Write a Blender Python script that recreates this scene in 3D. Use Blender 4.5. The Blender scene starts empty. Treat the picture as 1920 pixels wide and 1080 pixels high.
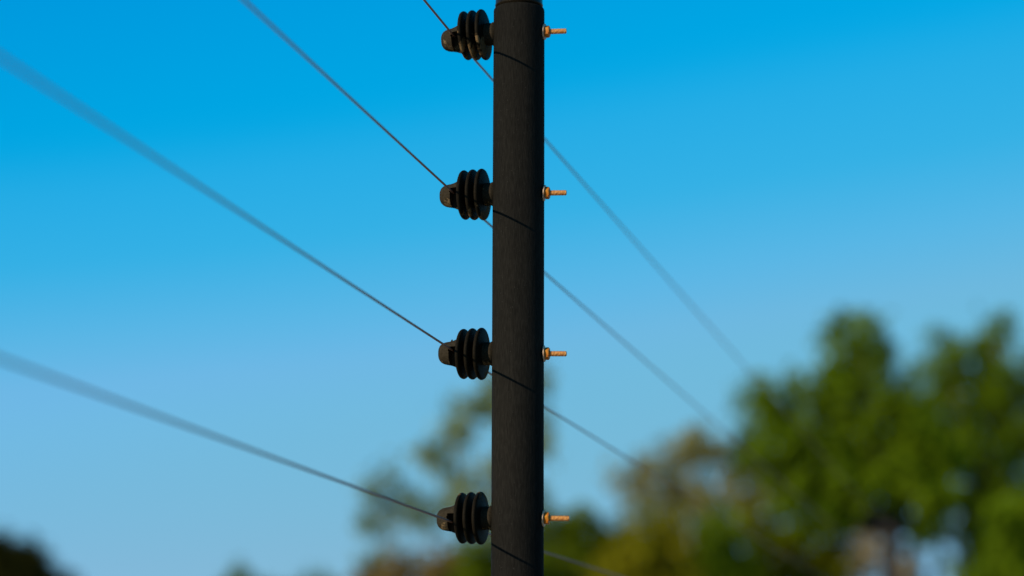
import bpy, bmesh, math, random
import numpy as np
from mathutils import Vector, Matrix, Euler
R = math.radians
sc = bpy.context.scene
COL = sc.collection

# ------------------------------------------------------------------ camera
cd = bpy.data.cameras.new('camera')
cam = bpy.data.objects.new('camera', cd)
COL.objects.link(cam)
sc.camera = cam
cam.location = (0, 0, 1.5)
cam.rotation_euler = (R(90 + 10.13), 0, 0)
cd.sensor_width = 36
cd.lens = 85
cd.clip_start = 0.05
cd.clip_end = 6000
cd.dof.use_dof = True
cd.dof.focus_distance = 2.55
cd.dof.aperture_fstop = 3.1

# ------------------------------------------------------------------ sky and sun
SUN_EL, SUN_AZ = 18.5, 230.0          # azimuth clockwise from +Y: behind the camera, to its left
world = bpy.data.worlds.new('World')
sc.world = world
world.use_nodes = True
wn, wl = world.node_tree.nodes, world.node_tree.links
wn.clear()
sky = wn.new('ShaderNodeTexSky')
sky.sky_type = 'NISHITA'
sky.sun_disc = False
sky.sun_elevation = R(SUN_EL)
sky.sun_rotation = R(SUN_AZ)
sky.altitude = 0
sky.air_density = 0.7
sky.dust_density = 0.0
sky.ozone_density = 4.0
bg = wn.new('ShaderNodeBackground')
bg.inputs['Strength'].default_value = 0.10
wo = wn.new('ShaderNodeOutputWorld')
wl.new(bg.outputs[0], wo.inputs[0])
# one response curve per channel for the whole sky: the deep, saturated blue the camera recorded
CURVES = [
    [(0.0, 0.0), (0.104, 0.0), (0.113, 0.018), (0.129, 0.036), (0.148, 0.095), (0.168, 0.155), (0.30, 0.22), (1.0, 0.42)],
    [(0.0, 0.0), (0.10, 0.19), (0.177, 0.325), (0.231, 0.412), (0.30, 0.468), (0.36, 0.488), (0.51, 0.482), (1.0, 0.60)],
    [(0.0, 0.0), (0.20, 0.42), (0.363, 0.735), (0.455, 0.785), (0.575, 0.785), (0.64, 0.72), (0.72, 0.675), (1.0, 0.72)]]
sp = wn.new('ShaderNodeSeparateColor'); wl.new(sky.outputs[0], sp.inputs[0])
cb = wn.new('ShaderNodeCombineColor')
for ch, pts in enumerate(CURVES):
    m = wn.new('ShaderNodeMath'); m.operation = 'MULTIPLY'; m.inputs[1].default_value = 0.1
    wl.new(sp.outputs[ch], m.inputs[0])
    r = wn.new('ShaderNodeValToRGB'); e = r.color_ramp.elements
    while len(e) < len(pts): e.new(0.5)
    for el, (p_, v_) in zip(e, pts): el.position = p_; el.color = (v_, v_, v_, 1)
    wl.new(m.outputs[0], r.inputs[0])
    x = wn.new('ShaderNodeMath'); x.operation = 'MULTIPLY'; x.inputs[1].default_value = 10
    wl.new(r.outputs[0], x.inputs[0])
    # the bright warm part of the sky round the sun keeps its full strength
    g1 = wn.new('ShaderNodeMath'); g1.operation = 'SUBTRACT'; g1.inputs[1].default_value = 0.75
    g2 = wn.new('ShaderNodeMath'); g2.operation = 'MAXIMUM'; g2.inputs[1].default_value = 0.0
    g3 = wn.new('ShaderNodeMath'); g3.operation = 'MULTIPLY_ADD'; g3.inputs[1].default_value = 10 * (1.0, 0.9, 0.7)[ch]
    wl.new(m.outputs[0], g1.inputs[0]); wl.new(g1.outputs[0], g2.inputs[0]); wl.new(g2.outputs[0], g3.inputs[0])
    wl.new(x.outputs[0], g3.inputs[2]); wl.new(g3.outputs[0], cb.inputs[ch])
wl.new(cb.outputs[0], bg.inputs['Color'])

sd = bpy.data.lights.new('sun', 'SUN')
sun = bpy.data.objects.new('sun', sd)
COL.objects.link(sun)
sd.energy = 4.8
sd.angle = R(0.4)
sd.color = (1.0, 0.87, 0.66)
tosun = Vector((math.sin(R(SUN_AZ)) * math.cos(R(SUN_EL)), math.cos(R(SUN_AZ)) * math.cos(R(SUN_EL)), math.sin(R(SUN_EL))))
sun.rotation_euler = tosun.to_track_quat('Z', 'Y').to_euler()
sun.location = tosun * 30

sc.view_settings.view_transform = 'Standard'
sc.view_settings.look = 'None'
sc.view_settings.exposure = 0
sc.view_settings.gamma = 1
sc.view_settings.use_curve_mapping = False
sc.render.engine = 'CYCLES'
sc.cycles.use_denoising = True
sc.cycles.max_bounces = 6

# ------------------------------------------------------------------ materials
def newmat(name):
    m = bpy.data.materials.new(name)
    m.use_nodes = True
    return m, m.node_tree.nodes, m.node_tree.links, m.node_tree.nodes['Principled BSDF']

def ramp(n, stops):
    r = n.new('ShaderNodeValToRGB')
    e = r.color_ramp.elements
    while len(e) < len(stops): e.new(0.5)
    for el, (p, c) in zip(e, stops):
        el.position = p; el.color = (*c, 1) if len(c) == 3 else c
    return r

def noise(n, l, scale, detail=4, stretch=None, coord='Object', rough=0.55):
    tc = n.new('ShaderNodeTexCoord')
    mp = n.new('ShaderNodeMapping')
    l.new(tc.outputs[coord], mp.inputs[0])
    if stretch: mp.inputs['Scale'].default_value = stretch
    t = n.new('ShaderNodeTexNoise')
    t.inputs['Scale'].default_value = scale
    t.inputs['Detail'].default_value = detail
    t.inputs['Roughness'].default_value = rough
    l.new(mp.outputs[0], t.inputs[0])
    return t

def mix(n, l, fac, a, b):
    m = n.new('ShaderNodeMix'); m.data_type = 'RGBA'
    for key, v in ((0, fac), (6, a), (7, b)):
        if hasattr(v, 'links'): l.new(v, m.inputs[key])
        else: m.inputs[key].default_value = v if key == 0 else (*v, 1)
    return m.outputs[2]

def pole_material():
    m, n, l, p = newmat('black_grained_post')
    g = noise(n, l, 1.0, 6, (1000, 1000, 110))          # long vertical grain
    r = ramp(n, [(0.32, (0.0088, 0.0082, 0.0072)), (0.50, (0.0122, 0.0113, 0.0099)), (0.72, (0.0180, 0.0167, 0.0146))])
    l.new(g.outputs[0], r.inputs[0])
    big = noise(n, l, 9, 3, (1, 1, 0.5))
    r2 = ramp(n, [(0.35, (0.75, 0.75, 0.75)), (0.7, (1.2, 1.18, 1.12))])
    l.new(big.outputs[0], r2.inputs[0])
    mm = n.new('ShaderNodeMix'); mm.data_type = 'RGBA'; mm.blend_type = 'MULTIPLY'; mm.inputs[0].default_value = 1
    l.new(r.outputs[0], mm.inputs[6]); l.new(r2.outputs[0], mm.inputs[7])
    # pale specks of dust
    sp = noise(n, l, 700, 1)
    rs = ramp(n, [(0.72, (0, 0, 0)), (0.76, (1, 1, 1))])
    l.new(sp.outputs[0], rs.inputs[0])
    l.new(mix(n, l, rs.outputs[0], mm.outputs[2], (0.03, 0.028, 0.025)), p.inputs['Base Color'])
    p.inputs['Roughness'].default_value = 0.62
    p.inputs['IOR'].default_value = 1.05
    bp = n.new('ShaderNodeBump'); bp.inputs['Strength'].default_value = 0.6; bp.inputs['Distance'].default_value = 0.0006
    l.new(g.outputs[0], bp.inputs['Height']); l.new(bp.outputs[0], p.inputs['Normal'])
    return m

def plastic_material(name, base, rough, dust, cover, bump=0.2, ior=1.08):
    """black moulded plastic with patches of brown dust"""
    m, n, l, p = newmat(name)
    oi = n.new('ShaderNodeObjectInfo')
    tc = n.new('ShaderNodeTexCoord')
    add = n.new('ShaderNodeVectorMath'); add.operation = 'MULTIPLY_ADD'
    comb = n.new('ShaderNodeCombineXYZ')
    for i in range(3): l.new(oi.outputs['Random'], comb.inputs[i])
    l.new(comb.outputs[0], add.inputs[0]); add.inputs[1].default_value = (3, 5, 7); l.new(tc.outputs['Object'], add.inputs[2])
    t = n.new('ShaderNodeTexNoise'); t.inputs['Scale'].default_value = 85; t.inputs['Detail'].default_value = 5
    t.inputs['Roughness'].default_value = 0.6
    l.new(add.outputs[0], t.inputs[0])
    # dust keeps to the lower half
    sx = n.new('ShaderNodeSeparateXYZ'); l.new(tc.outputs['Object'], sx.inputs[0])
    ml = n.new('ShaderNodeMath'); ml.operation = 'MULTIPLY_ADD'; ml.inputs[1].default_value = -11; ml.inputs[2].default_value = 0
    l.new(sx.outputs[2], ml.inputs[0])
    cl = n.new('ShaderNodeClamp'); cl.inputs[1].default_value = -0.22; cl.inputs[2].default_value = 0.12
    l.new(ml.outputs[0], cl.inputs[0])
    ad = n.new('ShaderNodeMath'); l.new(cl.outputs[0], ad.inputs[0]); l.new(t.outputs[0], ad.inputs[1])
    r = ramp(n, [(cover, (0, 0, 0)), (cover + 0.09, (1, 1, 1))])
    l.new(ad.outputs[0], r.inputs[0])
    fine = n.new('ShaderNodeTexNoise'); fine.inputs['Scale'].default_value = 500; fine.inputs['Detail'].default_value = 3
    l.new(tc.outputs['Object'], fine.inputs[0])
    r3 = ramp(n, [(0.35, (base * 0.85, base * 0.66, base * 0.42)), (0.7, (base * 1.4, base * 1.1, base * 0.72))])
    l.new(fine.outputs[0], r3.inputs[0])
    l.new(mix(n, l, r.outputs[0], r3.outputs[0], dust), p.inputs['Base Color'])
    p.inputs['IOR'].default_value = ior
    rr = n.new('ShaderNodeMath'); rr.operation = 'MULTIPLY_ADD'; rr.inputs[1].default_value = 0.4; rr.inputs[2].default_value = rough
    l.new(r.outputs[0], rr.inputs[0]); l.new(rr.outputs[0], p.inputs['Roughness'])
    bp = n.new('ShaderNodeBump'); bp.inputs['Strength'].default_value = bump; bp.inputs['Distance'].default_value = 0.0004
    l.new(fine.outputs[0], bp.inputs['Height']); l.new(bp.outputs[0], p.inputs['Normal'])
    return m

def metal_material(name, c1, c2, metallic, rough, scale=260, spec=0.2):
    m, n, l, p = newmat(name)
    t = noise(n, l, scale, 5)
    r = ramp(n, [(0.35, c1), (0.65, c2)])
    l.new(t.outputs[0], r.inputs[0]); l.new(r.outputs[0], p.inputs['Base Color'])
    p.inputs['Metallic'].default_value = metallic
    p.inputs['Specular IOR Level'].default_value = spec
    p.inputs['Roughness'].default_value = rough
    bp = n.new('ShaderNodeBump'); bp.inputs['Strength'].default_value = 0.25; bp.inputs['Distance'].default_value = 0.0003
    l.new(t.outputs[0], bp.inputs['Height']); l.new(bp.outputs[0], p.inputs['Normal'])
    return m

def leaf_material(name, c1, c2, trans=0.3):
    m, n, l, p = newmat(name)
    g = n.new('ShaderNodeNewGeometry')
    r = ramp(n, [(0.0, c1), (1.0, c2)])
    big = noise(n, l, 0.9, 2)
    mx = n.new('ShaderNodeMath'); mx.operation = 'MULTIPLY_ADD'; mx.inputs[1].default_value = 0.45
    sb = n.new('ShaderNodeMath'); sb.operation = 'MULTIPLY_ADD'; sb.inputs[1].default_value = 1.3; sb.inputs[2].default_value = -0.4
    l.new(big.outputs[0], sb.inputs[0]); l.new(g.outputs['Random Per Island'], mx.inputs[0]); l.new(sb.outputs[0], mx.inputs[2])
    l.new(mx.outputs[0], r.inputs[0])
    l.new(r.outputs[0], p.inputs['Base Color'])
    p.inputs['Roughness'].default_value = 0.8
    p.inputs['Specular IOR Level'].default_value = 0.06
    tr = n.new('ShaderNodeBsdfTranslucent'); l.new(r.outputs[0], tr.inputs[0])
    ms = n.new('ShaderNodeMixShader'); ms.inputs[0].default_value = trans
    l.new(p.outputs[0], ms.inputs[1]); l.new(tr.outputs[0], ms.inputs[2])
    l.new(ms.outputs[0], n['Material Output'].inputs[0])
    return m

def bark_material(name, c1, c2):
    m, n, l, p = newmat(name)
    t = noise(n, l, 3.5, 5, (2, 2, 0.6))
    r = ramp(n, [(0.35, c1), (0.65, c2)])
    l.new(t.outputs[0], r.inputs[0]); l.new(r.outputs[0], p.inputs['Base Color'])
    p.inputs['Roughness'].default_value = 0.85
    return m

# ------------------------------------------------------------------ mesh helpers
def link(name, me, mat, parent=None, smooth=True, loc=None, rot=None):
    o = bpy.data.objects.new(name, me)
    COL.objects.link(o)
    if mat and not me.materials: me.materials.append(mat)
    if smooth: me.polygons.foreach_set('use_smooth', [True] * len(me.polygons))
    if parent: o.parent = parent
    if loc is not None: o.location = loc
    if rot is not None: o.rotation_euler = rot
    return o

def lathe_x(profile, seg=48, power=2.0):
    """surface of revolution about X; profile = [(x, r)...]; power > 2 squares the section a little"""
    vs, fs = [], []
    for x, r in profile:
        for k in range(seg):
            a = 2 * math.pi * k / seg
            c, s = math.cos(a), math.sin(a)
            q = (abs(c) ** power + abs(s) ** power) ** (-1 / power)
            vs.append((x, r * q * c, r * q * s))
    for i in range(len(profile) - 1):
        for k in range(seg):
            k2 = (k + 1) % seg
            fs.append((i * seg + k, i * seg + k2, (i + 1) * seg + k2, (i + 1) * seg + k))
    fs.append(tuple(range(seg - 1, -1, -1)))
    fs.append(tuple(range((len(profile) - 1) * seg, len(profile) * seg)))
    me = bpy.data.meshes.new('m'); me.from_pydata(vs, [], fs)
    bm = bmesh.new(); bm.from_mesh(me); bmesh.ops.recalc_face_normals(bm, faces=bm.faces); bm.to_mesh(me); bm.free()
    return me

def sharp(me, ang=35):
    me.polygons.foreach_set('use_smooth', [True] * len(me.polygons))
    bm = bmesh.new(); bm.from_mesh(me)
    for e in bm.edges:
        if len(e.link_faces) == 2 and e.calc_face_angle(0) > R(ang): e.smooth = False
    bm.to_mesh(me); bm.free()
    return me

def tube(path, radii, seg=10):
    vs, fs = [], []
    n = len(path)
    P = [Vector(p) for p in path]
    for i, p in enumerate(P):
        d = (P[min(i + 1, n - 1)] - P[max(i - 1, 0)]).normalized()
        u = d.cross(Vector((0, 0, 1)) if abs(d.z) < 0.9 else Vector((1, 0, 0))).normalized()
        v = d.cross(u)
        for k in range(seg):
            a = 2 * math.pi * k / seg
            vs.append(p + (u * math.cos(a) + v * math.sin(a)) * radii[i])
    for i in range(n - 1):
        for k in range(seg):
            k2 = (k + 1) % seg
            fs.append((i * seg + k, i * seg + k2, (i + 1) * seg + k2, (i + 1) * seg + k))
    fs.append(tuple(range(seg))); fs.append(tuple((n - 1) * seg + k for k in range(seg - 1, -1, -1)))
    return vs, fs

def box_mesh(x0, x1, y0, y1, z0, z1):
    me = bpy.data.meshes.new('b')
    v = [(x, y, z) for x in (x0, x1) for y in (y0, y1) for z in (z0, z1)]
    f = [(0, 1, 3, 2), (4, 6, 7, 5), (0, 4, 5, 1), (2, 3, 7, 6), (0, 2, 6, 4), (1, 5, 7, 3)]
    me.from_pydata(v, [], f)
    bm = bmesh.new(); bm.from_mesh(me); bmesh.ops.recalc_face_normals(bm, faces=bm.faces); bm.to_mesh(me); bm.free()
    return me

def cut(me, cutters):
    """boolean difference, result as a new mesh"""
    o = bpy.data.objects.new('t', me); COL.objects.link(o)
    cs = []
    for c in cutters:
        k = bpy.data.objects.new('c', c); COL.objects.link(k); cs.append(k)
        md = o.modifiers.new('b', 'BOOLEAN'); md.operation = 'DIFFERENCE'; md.object = k; md.solver = 'EXACT'
    bpy.context.view_layer.update()
    out = bpy.data.meshes.new_from_object(o.evaluated_get(bpy.context.evaluated_depsgraph_get()))
    for k in cs + [o]: bpy.data.objects.remove(k)
    return out

# ------------------------------------------------------------------ ground
def ground():
    m, n, l, p = newmat('dry_grass')
    a = noise(n, l, 0.35, 8); b = noise(n, l, 14, 5)
    ad = n.new('ShaderNodeMath'); ad.operation = 'MULTIPLY_ADD'; ad.inputs[1].default_value = 0.5
    l.new(b.outputs[0], ad.inputs[0]); l.new(a.outputs[0], ad.inputs[2])
    r = ramp(n, [(0.55, (0.20, 0.165, 0.085)), (0.8, (0.36, 0.29, 0.18))])
    l.new(ad.outputs[0], r.inputs[0]); l.new(r.outputs[0], p.inputs['Base Color'])
    p.inputs['Roughness'].default_value = 0.95
    bp = n.new('ShaderNodeBump'); bp.inputs['Strength'].default_value = 0.6; bp.inputs['Distance'].default_value = 0.03
    l.new(b.outputs[0], bp.inputs['Height']); l.new(bp.outputs[0], p.inputs['Normal'])
    bm = bmesh.new()
    N, S = 60, 2500.0
    g = [-S * (1 - 2 * i / N) for i in range(N + 1)]
    g = [math.copysign(abs(x / S) ** 2 * S, x) for x in g]
    rnd = random.Random(3)
    vs = [[bm.verts.new((x, y, 0.0 if math.hypot(x, y) < 8 else rnd.uniform(-.06, .06))) for x in g] for y in g]
    for j in range(N):
        for i in range(N):
            bm.faces.new((vs[j][i], vs[j][i + 1], vs[j + 1][i + 1], vs[j + 1][i]))
    me = bpy.data.meshes.new('ground'); bm.to_mesh(me); bm.free()
    o = link('ground', me, m)
    o['kind'] = 'structure'
ground()

# ------------------------------------------------------------------ the fence post with its four insulators
PX, PY = 0.0065, 2.5299
AZ = 12.133                                        # the fence runs 12 degrees to the right of the view
BOLT_Z = [2.2330, 2.0549, 1.8816, 1.7077]
PR = 0.0275
POST_TOP = 2.2600
M_pole = pole_material()
M_cap = plastic_material('glossy_black_cap', 0.012, 0.22, (0.05, 0.04, 0.03), 0.75, 0.05, 1.2)
M_ins = plastic_material('dusty_black_plastic', 0.010, 0.5, (0.15, 0.095, 0.045), 0.60)
M_head = plastic_material('weathered_head_plastic', 0.026, 0.7, (0.17, 0.115, 0.06), 0.63)
M_nut = metal_material('yellow_passivated_zinc', (0.38, 0.10, 0.008), (0.62, 0.25, 0.03), 0.05, 0.5)
M_washer = metal_material('stained_washer_steel', (0.38, 0.22, 0.13), (0.60, 0.42, 0.29), 0.1, 0.5)
M_thread = metal_material('threaded_rod_steel', (0.34, 0.12, 0.03), (0.66, 0.33, 0.10), 0.05, 0.45, 400)
M_wire = metal_material('dull_fence_wire', (0.26, 0.15, 0.125), (0.36, 0.23, 0.19), 0.0, 0.7, 900, 0.1)

post = bpy.data.objects.new('fence_post', None)
COL.objects.link(post)
post.location = (PX, PY, 0)
post.rotation_euler = (0, 0, -R(AZ))               # local X: along the bolts, local Y: along the wires
post['label'] = 'round black electric fence post in sharp focus carrying four ribbed insulators'
post['category'] = 'fence post'

def pole_part():
    prof = [(0.0, PR), (0.6, PR), (1.2, PR)]
    z = 1.6
    while z < POST_TOP - 0.004:
        prof.append((z, PR)); z += 0.03
    prof += [(POST_TOP - 0.0035, PR), (POST_TOP - 0.0016, PR - 0.0003), (POST_TOP - 0.0004, PR - 0.0012), (POST_TOP, PR - 0.0026)]
    seg = 96
    rnd = random.Random(5)
    vs, fs = [], []
    wob = [rnd.uniform(-1, 1) * 0.00010 for _ in range(seg)]
    for zz, r in prof:
        for k in range(seg):
            a = 2 * math.pi * k / seg
            rr = r + wob[k] + 0.00012 * math.sin(zz * 9 + k * 0.4)
            vs.append((rr * math.cos(a), rr * math.sin(a), zz))
    for i in range(len(prof) - 1):
        for k in range(seg):
            k2 = (k + 1) % seg
            fs.append((i * seg + k, i * seg + k2, (i + 1) * seg + k2, (i + 1) * seg + k))
    fs.append(tuple((len(prof) - 1) * seg + k for k in range(seg)))
    me = bpy.data.meshes.new('pole'); me.from_pydata(vs, [], fs)
    link('pole', me, M_pole, post)
pole_part()

def cap_part():
    # a closing cap with a rolled lower lip, a little slimmer than the sleeve; its top is above the picture
    z = POST_TOP
    prof = [(z - 0.004, 0.0238), (z + 0.0004, 0.0240), (z + 0.0010, 0.0246), (z + 0.0018, 0.0258), (z + 0.0030, 0.0262),
            (z + 0.0040, 0.0260), (z + 0.0048, 0.0256), (z + 0.012, 0.0255), (z + 0.022, 0.0252), (z + 0.030, 0.0235), (z + 0.036, 0.018),
            (z + 0.039, 0.010), (z + 0.040, 0.001)]
    me = lathe_x(prof, 64)
    me.transform(Matrix.Rotation(-math.pi / 2, 4, 'Y'))
    for v in me.vertices: v.co.z = abs(v.co.z)
    link('cap', me, M_cap, post)
cap_part()

def shed_mesh(r):
    t = 0.0023
    prof = [(-t - 0.0012, 0.012), (-t - 0.0007, 0.0150), (-t, r - 0.006), (-t + 0.0002, r - 0.0020), (-t * 0.72, r - 0.0007), (-t * 0.3, r - 0.0001),
            (0, r), (t * 0.3, r - 0.0001), (t * 0.72, r - 0.0007), (t - 0.0002, r - 0.0020), (t, r - 0.006), (t + 0.0007, 0.0150), (t + 0.0012, 0.012)]
    return lathe_x(prof, 72)

def head_mesh():
    # rounded hook head with a slot for the wire, widening to a flange by the first shed
    prof = [(-0.0874, 0.0020), (-0.0872, 0.0048), (-0.0866, 0.0070), (-0.0855, 0.0088), (-0.0838, 0.0103), (-0.0815, 0.0115), (-0.0785, 0.0122),
            (-0.0745, 0.0128), (-0.0715, 0.0136), (-0.0680, 0.0150), (-0.0645, 0.0164), (-0.0620, 0.0166), (-0.0595, 0.0120)]
    me = lathe_x(prof, 64, 2.25)
    slot_front = box_mesh(-0.0732, -0.0641, -0.030, -0.0010, -0.040, 0.0060)     # open to the front and below
    lip = box_mesh(-0.0741, -0.0731, -0.030, -0.0085, 0.0012, 0.0032)            # the hook's small catch
    me = cut(me, [slot_front, lip])
    return sharp(me, 40)

def stem_mesh():
    prof = [(-0.0640, 0.0121), (-0.0370, 0.0121), (-0.0362, 0.0124), (-0.0300, 0.0122), (-0.0290, 0.0130), (-0.0268, 0.0132), (-0.0262, 0.0122), (-0.0240, 0.0121)]
    return lathe_x(prof, 48)

def thread_mesh(x0, x1, r=0.0032, pitch=0.00155, seg=18):
    n = int((x1 - x0) / pitch * 6)
    vs, fs = [], []
    for i in range(n + 1):
        x = x0 + (x1 - x0) * i / n
        for k in range(seg):
            a = 2 * math.pi * k / seg
            ph = ((x - x0) / pitch - k / seg) % 1.0
            tri = abs(ph * 2 - 1)
            rr = r - 0.00085 * (1 - tri)
            if i > n - 3: rr -= 0.0004
            vs.append((x, rr * math.cos(a), rr * math.sin(a)))
    for i in range(n):
        for k in range(seg):
            k2 = (k + 1) % seg
            fs.append((i * seg + k, i * seg + k2, (i + 1) * seg + k2, (i + 1) * seg + k))
    fs.append(tuple(range(seg))); fs.append(tuple(n * seg + k for k in range(seg - 1, -1, -1)))
    me = bpy.data.meshes.new('thread'); me.from_pydata(vs, [], fs)
    bm = bmesh.new(); bm.from_mesh(me); bmesh.ops.recalc_face_normals(bm, faces=bm.faces); bm.to_mesh(me); bm.free()
    return me

def nut_mesh(x0, x1, af=0.0116):
    """hexagonal nut with chamfered corners and its bore"""
    bm = bmesh.new()
    rc = af / 2 / math.cos(math.pi / 6)
    rows = []
    for x, ch in ((x0, 1), (x0 + 0.0008, 0), (x1 - 0.0008, 0), (x1, 1)):
        row = []
        for k in range(24):
            a = 2 * math.pi * k / 24
            hexr = (af / 2) / math.cos(((a + math.pi / 6) % (math.pi / 3)) - math.pi / 6)
            rr = min(hexr, af / 2 * 1.0) if ch else hexr
            row.append(bm.verts.new((x, rr * math.cos(a), rr * math.sin(a))))
        rows.append(row)
    inner = [[bm.verts.new((x, 0.0027 * math.cos(2 * math.pi * k / 24), 0.0027 * math.sin(2 * math.pi * k / 24))) for k in range(24)] for x in (x0, x1)]
    loops = [inner[0]] + rows + [inner[1]]
    for A, B in zip(loops[:-1], loops[1:]):
        for k in range(24):
            bm.faces.new((A[k], A[(k + 1) % 24], B[(k + 1) % 24], B[k]))
    bmesh.ops.recalc_face_normals(bm, faces=bm.faces)
    me = bpy.data.meshes.new('nut'); bm.to_mesh(me); bm.free()
    return sharp(me, 25)

def washer_mesh(x0, x1, r):
    return sharp(lathe_x([(x0, 0.0032), (x0, r - 0.0002), (x0 + 0.0002, r), (x1 - 0.0002, r), (x1, r - 0.0002), (x1, 0.0032)], 40), 40)

SHEDS = [(-0.0602, 0.0268), (-0.0503, 0.0274), (-0.0402, 0.0279)]
shed_me = [shed_mesh(r) for _, r in SHEDS]
head_me = head_mesh()
stem_me = stem_mesh()
washer_me = washer_mesh(0.0, 0.0014, 0.0087)
nut_me = nut_mesh(0.0, 0.0046)
thr = {}
# tilt (about the wire direction), roll, twist of sheds, nut clock angle, thread length
VAR = [(1.2, 3, 3.2, 4, 0.0225), (1.6, -2, 0.5, 17, 0.0225), (1.8, 1, -0.4, 9, 0.0225), (1.1, 4, 0.8, 21, 0.0262)]
for i, z in enumerate(BOLT_Z):
    tilt, roll, lean, clock, L = VAR[i]
    ins = link('insulator', stem_me, M_head, post, loc=(0, 0, z), rot=(R(roll), R(tilt), -R(4.2)))
    ins['label'] = ['uppermost black ribbed insulator, its sheds leaning slightly', 'second insulator from the top with dusty head',
                    'third insulator from the top with the dustiest head and a burr on it', 'lowest black ribbed insulator with clean head'][i]
    hd = link('head', head_me, M_head, ins, smooth=False, rot=(0, R(-lean), 0))
    for (x, r), me in zip(SHEDS, shed_me):
        link('shed', me, M_ins, ins, loc=(x, 0, 0), rot=(R(random.Random(i * 7 + int(r * 1e5)).uniform(-180, 180)) * 0 + i * 0.7, R(-lean), 0))
    if i == 2:
        bur = lathe_x([(0, 0.0016), (0.0012, 0.0012), (0.0024, 0.0009), (0.0033, 0.0003)], 10)
        link('moulding_burr', bur, M_head, ins, loc=(-0.0735, -0.002, 0.0122), rot=(0, R(-80), 0))
    xf = PR + 0.0004
    bolt = link('bolt', thread_mesh(PR - 0.004, xf + 0.0014 + 0.0046 + L * 0.815), M_thread, post, loc=(0, 0, z), rot=(0, R(tilt), 0))
    wr = link('washer', washer_me, M_washer, bolt, loc=(xf - 0.0002, 0, 0), rot=(0, R([2, 4, -3, 3][i]), R([-3, 2, 3, -2][i])))
    nt = link('nut', nut_me, M_nut, bolt, smooth=False, loc=(xf + 0.0014, 0, 0), rot=(R(clock), 0, 0))

post.rotation_mode = 'XYZ'
# the whole post leans a fifth of a degree to the right about its middle
leanm = Matrix.Translation((0, 0, 1.93)) @ Matrix.Rotation(R(0.2), 4, 'Y') @ Matrix.Translation((0, 0, -1.93))
post.matrix_world = leanm @ Matrix.Translation((PX, PY, 0)) @ Matrix.Rotation(-R(AZ), 4, 'Z')

# ------------------------------------------------------------------ wires
def wires():
    a = R(AZ)
    wdir = Vector((math.sin(a), math.cos(a), 0)); bdir = Vector((math.cos(a), -math.sin(a), 0))
    base = Vector((PX, PY, 0)) + bdir * -0.0722
    # height at the insulator, slope to the camera side, slope away
    H = [(2.2345, -0.012, 0.0078, 'topmost fence wire crossing the sky above the others'),
         (2.0598, -0.0052, 0.0050, 'second fence wire from the top, entering the picture at its upper edge'),
         (1.8880, -0.0046, 0.0030, 'third fence wire from the top, blurred towards the upper left corner'),
         (1.7052, -0.0058, 0.0026, 'lowest fence wire, running nearly level past the lowest insulator')]
    for z, s1, s2, lab in H:
        path, rad = [], []
        for t in (-4.0, -3, -2.4, -1.8, -1.2, -0.8, -0.4, -0.1, -0.02, 0, 0.02, 0.1, 0.5, 1, 2, 4, 7, 11, 16, 22):
            sl = s1 if t < 0 else s2
            p = base + wdir * t; p.z = z + sl * t
            path.append(p); rad.append(0.00120)
        vs, fs = tube(path, rad, 10)
        me = bpy.data.meshes.new('wire'); me.from_pydata(vs, [], fs)
        o = link('fence_wire', me, M_wire)
        o['label'] = lab; o['category'] = 'wire'; o['group'] = 'wires of the electric fence'
wires()

# ------------------------------------------------------------------ trees beyond the fence
def leaves_mesh(rng, blobs, Y, depth, dens, size, clump):
    P = []
    for bx, bz, rx, rz in blobs:
        nc = max(3, int(dens * rx * rz * 115))
        for _ in range(nc):
            d = rng.normal(size=3); d /= np.linalg.norm(d)
            rr = rng.random() ** 0.45 * (1.28 if rng.random() < 0.12 else 1.0)
            c = np.array([bx, Y + rng.normal() * 0.15, bz]) + d * rr * np.array([rx, depth * (0.7 + 0.3 * rx), rz])
            nl = int(rng.integers(12, 30))
            P.append(c + rng.normal(size=(nl, 3)) * clump * rng.uniform(0.6, 1.2))
    P = np.concatenate(P)
    n = len(P)
    u = rng.normal(size=(n, 3)); u /= np.linalg.norm(u, axis=1)[:, None]
    v = rng.normal(size=(n, 3)); v -= (v * u).sum(1)[:, None] * u; v /= np.linalg.norm(v, axis=1)[:, None]
    s = (size * rng.uniform(0.6, 1.3, n))[:, None]
    V = np.stack([P - u * s, P - v * s * 0.42, P + u * s, P + v * s * 0.42], 1).reshape(-1, 3)
    me = bpy.data.meshes.new('leaves')
    me.vertices.add(4 * n); me.vertices.foreach_set('co', V.ravel())
    me.loops.add(4 * n); me.loops.foreach_set('vertex_index', np.arange(4 * n, dtype=np.int32))
    me.polygons.add(n); me.polygons.foreach_set('loop_start', np.arange(0, 4 * n, 4, dtype=np.int32))
    me.update(calc_edges=True)
    return me

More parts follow.
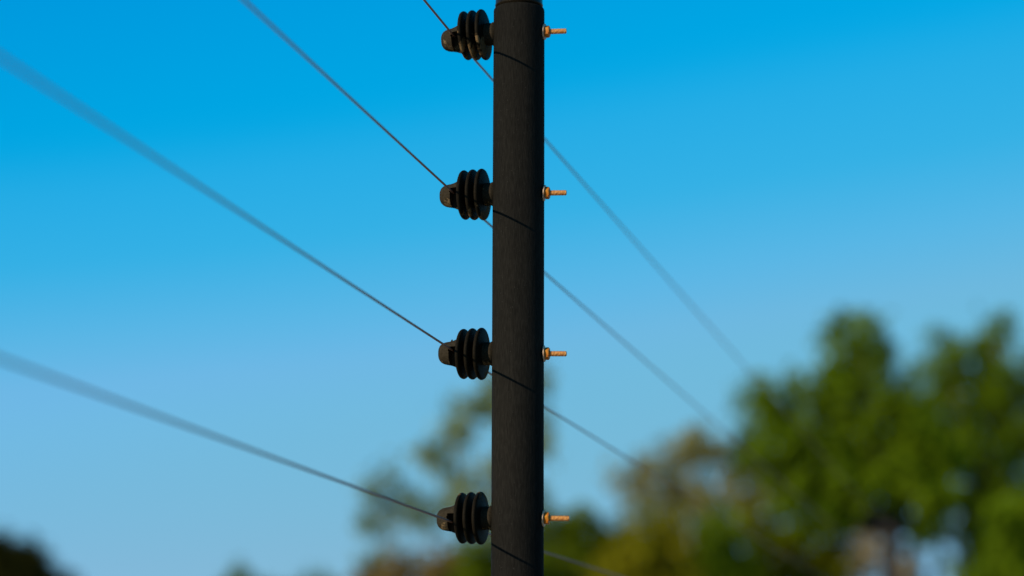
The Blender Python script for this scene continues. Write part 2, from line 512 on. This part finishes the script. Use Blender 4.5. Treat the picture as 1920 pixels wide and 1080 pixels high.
def tree(name, label, group, seed, Y, depth, blobs, base, leafmat, barkmat, tr=0.12, dens=1.0, size=0.10, clump=0.14, trunks=None, low=True):
    """thing > trunk, limbs, crown"""
    rng = np.random.default_rng(seed)
    rnd = random.Random(seed)
    root = bpy.data.objects.new(name, None); COL.objects.link(root)
    root.location = (base[0], Y, 0)
    root['label'] = label; root['category'] = 'shrub' if 'shrub' in name else 'tree'; root['group'] = group
    off = Matrix.Translation((-base[0], -Y, 0))
    zmid = sum(b[1] for b in blobs) / len(blobs)
    tp = trunks or [[(base[0], 0), (base[0] + rnd.uniform(-.1, .1), zmid * 0.4), (sum(b[0] for b in blobs) / len(blobs), zmid * 0.85)]]
    for path in tp:
        pts = []
        for a, b in zip(path[:-1], path[1:]):
            for k in range(5):
                f = k / 5
                pts.append(Vector((a[0] + (b[0] - a[0]) * f + rnd.uniform(-.02, .02), Y + rnd.uniform(-.03, .03), a[1] + (b[1] - a[1]) * f)))
        pts.append(Vector((path[-1][0], Y, path[-1][1])))
        rad = [tr * (1.25 - 0.75 * i / (len(pts) - 1)) for i in range(len(pts))]
        vs, fs = tube(pts, rad, 12)
        me = bpy.data.meshes.new('trunk'); me.from_pydata(vs, [], fs); me.transform(off)
        link('trunk', me, barkmat, root)
    top = Vector((tp[0][-1][0], Y, tp[0][-1][1]))
    for b in blobs:
        zs = min(top.z, max(tp[0][-2][1], b[1] - 1.2 * abs(b[0] - top.x) - 0.6))
        f = zs / max(0.01, top.z)
        s = Vector((tp[0][-2][0] + (top.x - tp[0][-2][0]) * max(0, (zs - tp[0][-2][1]) / max(0.01, top.z - tp[0][-2][1])), Y, zs))
        e = Vector((b[0], Y + rnd.uniform(-.5, .5) * depth, b[1] + b[3] * 0.5))
        pts, k = [], 7
        for q in range(k + 1):
            g = q / k
            m_ = s.lerp(e, g); m_.z -= math.sin(g * math.pi) * 0.12
            pts.append(m_ + Vector((rnd.uniform(-.05, .05), rnd.uniform(-.05, .05), rnd.uniform(-.03, .03))))
        vs, fs = tube(pts, [tr * (0.5 - 0.4 * q / k) for q in range(k + 1)], 7)
        nv = len(vs)
        for _ in range(9):                                   # twigs
            g = rnd.uniform(0.4, 1.0); p0 = pts[int(g * k)]
            d = Vector((rnd.uniform(-1, 1), rnd.uniform(-1, 1), rnd.uniform(-.3, 1))).normalized() * rnd.uniform(.3, .8) * max(b[2], b[3])
            v2, f2 = tube([p0, p0 + d * .5 + Vector((0, 0, .04)), p0 + d], [tr * .12, tr * .08, tr * .04], 5)
            fs += [tuple(i + nv for i in f_) for f_ in f2]; vs += v2; nv = len(vs)
        me = bpy.data.meshes.new('branch'); me.from_pydata(vs, [], fs); me.transform(off)
        link('branch', me, barkmat, root)
    bl = list(blobs)
    if low:                                                  # fuller growth below the picture's lower edge
        x0 = sum(b[0] for b in blobs) / len(blobs)
        w_ = max(b[0] + b[2] for b in blobs) - min(b[0] - b[2] for b in blobs)
        bl += [(x0 + q * w_ * 0.25, 2.9, w_ * 0.28, 0.9) for q in (-1, 1)] + [(x0, 1.9, w_ * 0.35, 0.9)]
    me = leaves_mesh(rng, bl, Y, depth, dens, size, clump)
    me.transform(off)
    link('crown', me, leafmat, root, smooth=False)
    return root

L_green = leaf_material('leaf_green', (0.014, 0.042, 0.002), (0.20, 0.29, 0.006))
L_deep = leaf_material('leaf_deep_green', (0.03, 0.06, 0.002), (0.16, 0.20, 0.006))
L_olive = leaf_material('leaf_olive', (0.06, 0.08, 0.002), (0.24, 0.23, 0.006))
L_ochre = leaf_material('leaf_ochre', (0.10, 0.105, 0.002), (0.25, 0.22, 0.008))
L_tan = leaf_material('leaf_tan', (0.17, 0.17, 0.05), (0.33, 0.28, 0.10))
L_sage = leaf_material('leaf_sage', (0.16, 0.20, 0.05), (0.30, 0.32, 0.10))
L_teal = leaf_material('leaf_pale_teal', (0.12, 0.18, 0.08), (0.2, 0.25, 0.12))
L_red = leaf_material('leaf_russet', (0.15, 0.10, 0.03), (0.25, 0.18, 0.06))
L_straw = leaf_material('leaf_straw', (0.30, 0.25, 0.15), (0.5, 0.40, 0.25))
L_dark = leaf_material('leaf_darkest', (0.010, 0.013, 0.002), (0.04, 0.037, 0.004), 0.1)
B_pale = bark_material('bark_pale', (0.28, 0.25, 0.22), (0.5, 0.43, 0.36))
B_dark = bark_material('bark_dark', (0.012, 0.010, 0.009), (0.035, 0.028, 0.022))
B_brown = bark_material('bark_brown', (0.07, 0.05, 0.035), (0.14, 0.11, 0.08))

G = 'trees beyond the fence'
tree('broad_tree', 'tall green tree right of the post with a high leafy knob and dark trunk', G, 1, 45, 1.0,
     [(6.45, 8.47, 0.62, 0.68), (6.0, 7.51, 0.62, 0.6), (4.8, 7.26, 0.62, 0.6), (5.38, 6.55, 0.84, 0.74), (6.49, 6.9, 0.79, 0.74), (7.3, 7.46, 0.6, 0.6), (4.63, 6.4, 0.48, 0.45), (7.27, 6.4, 0.6, 0.6), (5.96, 5.61, 0.89, 0.5), (7.77, 6.4, 0.6, 0.6), (6.41, 7.91, 0.6, 0.5), (5.37, 5.8, 0.69, 0.5), (6.6, 5.95, 0.55, 0.5), (5.6, 5.3, 0.7, 0.5), (7.2, 5.6, 0.35, 0.45), (7.65, 5.8, 0.4, 0.5), (7.5, 6.9, 0.5, 0.5), (8.0, 5.5, 0.3, 0.4), (7.6, 5.1, 0.25, 0.35), (6.0, 6.3, 0.6, 0.5), (5.0, 6.9, 0.4, 0.5)],
     (6.98, 0), L_green, B_dark, tr=0.20, dens=1.0, trunks=[[(6.98, 0), (7.03, 4.9), (7.0, 6.3)]], low=False)
tree('pale_bark_tree', 'pale barked tree with thin forked trunks just right of the dark trunk', G, 2, 48, 0.7,
     [(7.5, 6.6, 0.5, 0.5), (6.9, 6.0, 0.4, 0.4), (8.1, 6.1, 0.4, 0.4)],
     (7.3, 0), L_sage, B_pale, tr=0.11, dens=0.35, trunks=[[(8.0, 0), (8.0, 4.6), (7.6, 6.5)], [(8.2, 0), (8.3, 3.8), (8.5, 5.2)]], low=False)
tree('pale_shrub', 'pale straw coloured shrub seen behind the dark trunk', G, 21, 58, 0.6,
     [(8.45, 5.45, 0.45, 0.55), (9.45, 4.9, 0.35, 0.5), (8.1, 5.0, 0.4, 0.5), (8.5, 6.1, 0.35, 0.35)], (8.6, 0), L_straw, B_pale, tr=0.08, dens=1.3)
tree('leafy_tree', 'large green tree with two pointed tops filling the right edge', G, 3, 50, 1.0,
     [(8.97, 8.74, 0.57, 0.77), (10.06, 9.13, 0.5, 0.68), (9.33, 7.84, 0.88, 0.77), (10.5, 8.06, 0.88, 0.88), (9.84, 6.73, 0.94, 0.88), (10.35, 5.51, 0.88, 0.88), (8.84, 6.39, 0.61, 0.66), (11.35, 7.17, 1.1, 0.99), (11.81, 8.74, 0.99, 0.88), (9.66, 4.63, 0.66, 0.66), (11.33, 5.29, 0.99, 0.99), (9.8, 5.75, 0.75, 0.75), (8.75, 5.6, 0.35, 0.5), (10.6, 4.6, 0.9, 0.9), (9.0, 7.2, 0.7, 0.6), (8.45, 7.0, 0.5, 0.5)],
     (10.3, 0), L_green, B_brown, tr=0.18, dens=1.0, low=False)
tree('sparse_tree', 'pale tan sparse tree with a rounded top between the post and the green trees', G, 4, 62, 1.0,
     [(4.53, 8.26, 1.03, 0.66), (3.22, 7.57, 0.75, 0.55), (5.69, 7.98, 0.96, 0.62), (4.1, 7.16, 1.09, 0.55), (6.57, 7.29, 0.82, 0.68), (5.2, 6.88, 1.09, 0.55)],
     (4.7, 0), L_tan, B_pale, tr=0.14, dens=0.8)
tree('ochre_shrub', 'ochre yellow tall shrub low beside the dark green one', G, 5, 40, 0.7,
     [(2.33, 4.45, 0.62, 0.64), (2.02, 3.75, 0.71, 0.62), (2.68, 3.83, 0.53, 0.71)], (2.3, 0), L_ochre, B_brown, tr=0.07, dens=1.3)
tree('green_shrub', 'dark green rounded shrub just right of the post below the lowest bolt', G, 6, 43, 0.7,
     [(1.28, 4.67, 0.59, 0.55), (0.85, 4.1, 0.57, 0.57), (1.7, 4.01, 0.57, 0.57), (0.66, 4.67, 0.28, 0.38)], (1.2, 0), L_deep, B_brown, tr=0.07, dens=1.3)
tree('green_shrub', 'mid green shrub between the ochre shrub and the dark trunk', G, 7, 44, 0.7,
     [(3.77, 4.55, 0.58, 0.58), (3.96, 3.97, 0.68, 0.68), (3.38, 3.97, 0.49, 0.58)], (3.7, 0), L_green, B_brown, tr=0.07, dens=1.2)
tree('olive_shrub', 'olive brown shrub under the tall green broad tree', G, 8, 46, 0.7,
     [(5.36, 4.79, 0.81, 0.56), (4.84, 4.18, 0.81, 0.71), (5.85, 4.18, 0.61, 0.51), (4.35, 4.99, 0.41, 0.41), (6.15, 5.1, 0.4, 0.45)], (5.2, 0), L_olive, B_brown, tr=0.08, dens=1.2)
tree('green_shrub', 'bright green upright shrub at the lower right corner', G, 22, 43, 0.6,
     [(8.75, 4.75, 0.35, 0.75), (9.35, 5.0, 0.4, 0.8), (9.0, 4.0, 0.5, 0.5), (8.3, 4.0, 0.3, 0.35)], (8.9, 0), L_green, B_brown, tr=0.07, dens=1.0)
tree('airy_tree', 'thin airy tree with sky gaps directly behind the post', G, 9, 48, 0.5,
     [(-0.8, 7.53, 0.51, 0.51), (-1.28, 6.94, 0.42, 0.48), (0.0, 7.85, 0.58, 0.58), (0.53, 8.34, 0.32, 0.42), (0.64, 6.94, 0.34, 0.42), (-1.06, 6.2, 0.48, 0.42), (-0.11, 6.41, 0.53, 0.53), (-1.7, 6.62, 0.32, 0.37), (0.32, 5.88, 0.42, 0.42), (-0.58, 5.56, 0.64, 0.42)],
     (-0.4, 0), L_sage, B_pale, tr=0.05, dens=0.55)
tree('airy_tree', 'faint bluish sapling at the far left side of the airy tree', G, 10, 55, 0.5,
     [(-2.98, 6.7, 0.46, 0.55), (-2.36, 6.15, 0.61, 0.67), (-3.15, 5.85, 0.39, 0.49), (-1.7, 6.15, 0.55, 0.55), (-2.9, 4.95, 0.61, 0.49)],
     (-2.5, 0), L_teal, B_pale, tr=0.06, dens=0.45)
tree('russet_shrub', 'russet and olive shrub low at the left of the post', G, 11, 42, 0.7,
     [(-2.12, 3.86, 0.56, 0.42), (-1.29, 4.0, 0.65, 0.42), (-0.74, 3.77, 0.65, 0.46)],
     (-1.4, 0), L_red, B_brown, tr=0.06, dens=1.1)
tree('green_shrub', 'olive green shrub immediately left of the post at the lower edge', G, 14, 41, 0.7,
     [(-0.50, 4.25, 0.42, 0.46), (0.09, 3.85, 0.56, 0.56), (-0.6, 3.7, 0.5, 0.4)],
     (-0.3, 0), L_deep, B_brown, tr=0.06, dens=1.2)
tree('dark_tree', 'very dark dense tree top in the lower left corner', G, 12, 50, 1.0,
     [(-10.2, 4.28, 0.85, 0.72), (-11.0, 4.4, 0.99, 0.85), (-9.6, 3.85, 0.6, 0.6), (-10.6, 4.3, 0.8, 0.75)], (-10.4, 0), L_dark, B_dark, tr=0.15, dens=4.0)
tree('distant_tree', 'faint distant tree tops peeping over the lower edge left of centre', G, 13, 90, 1.0,
     [(-10.06, 6.36, 0.64, 0.69), (-7.3, 6.3, 0.79, 0.64), (-8.67, 5.77, 0.99, 0.79)], (-8.8, 0), L_deep, B_brown, tr=0.15, dens=0.8)
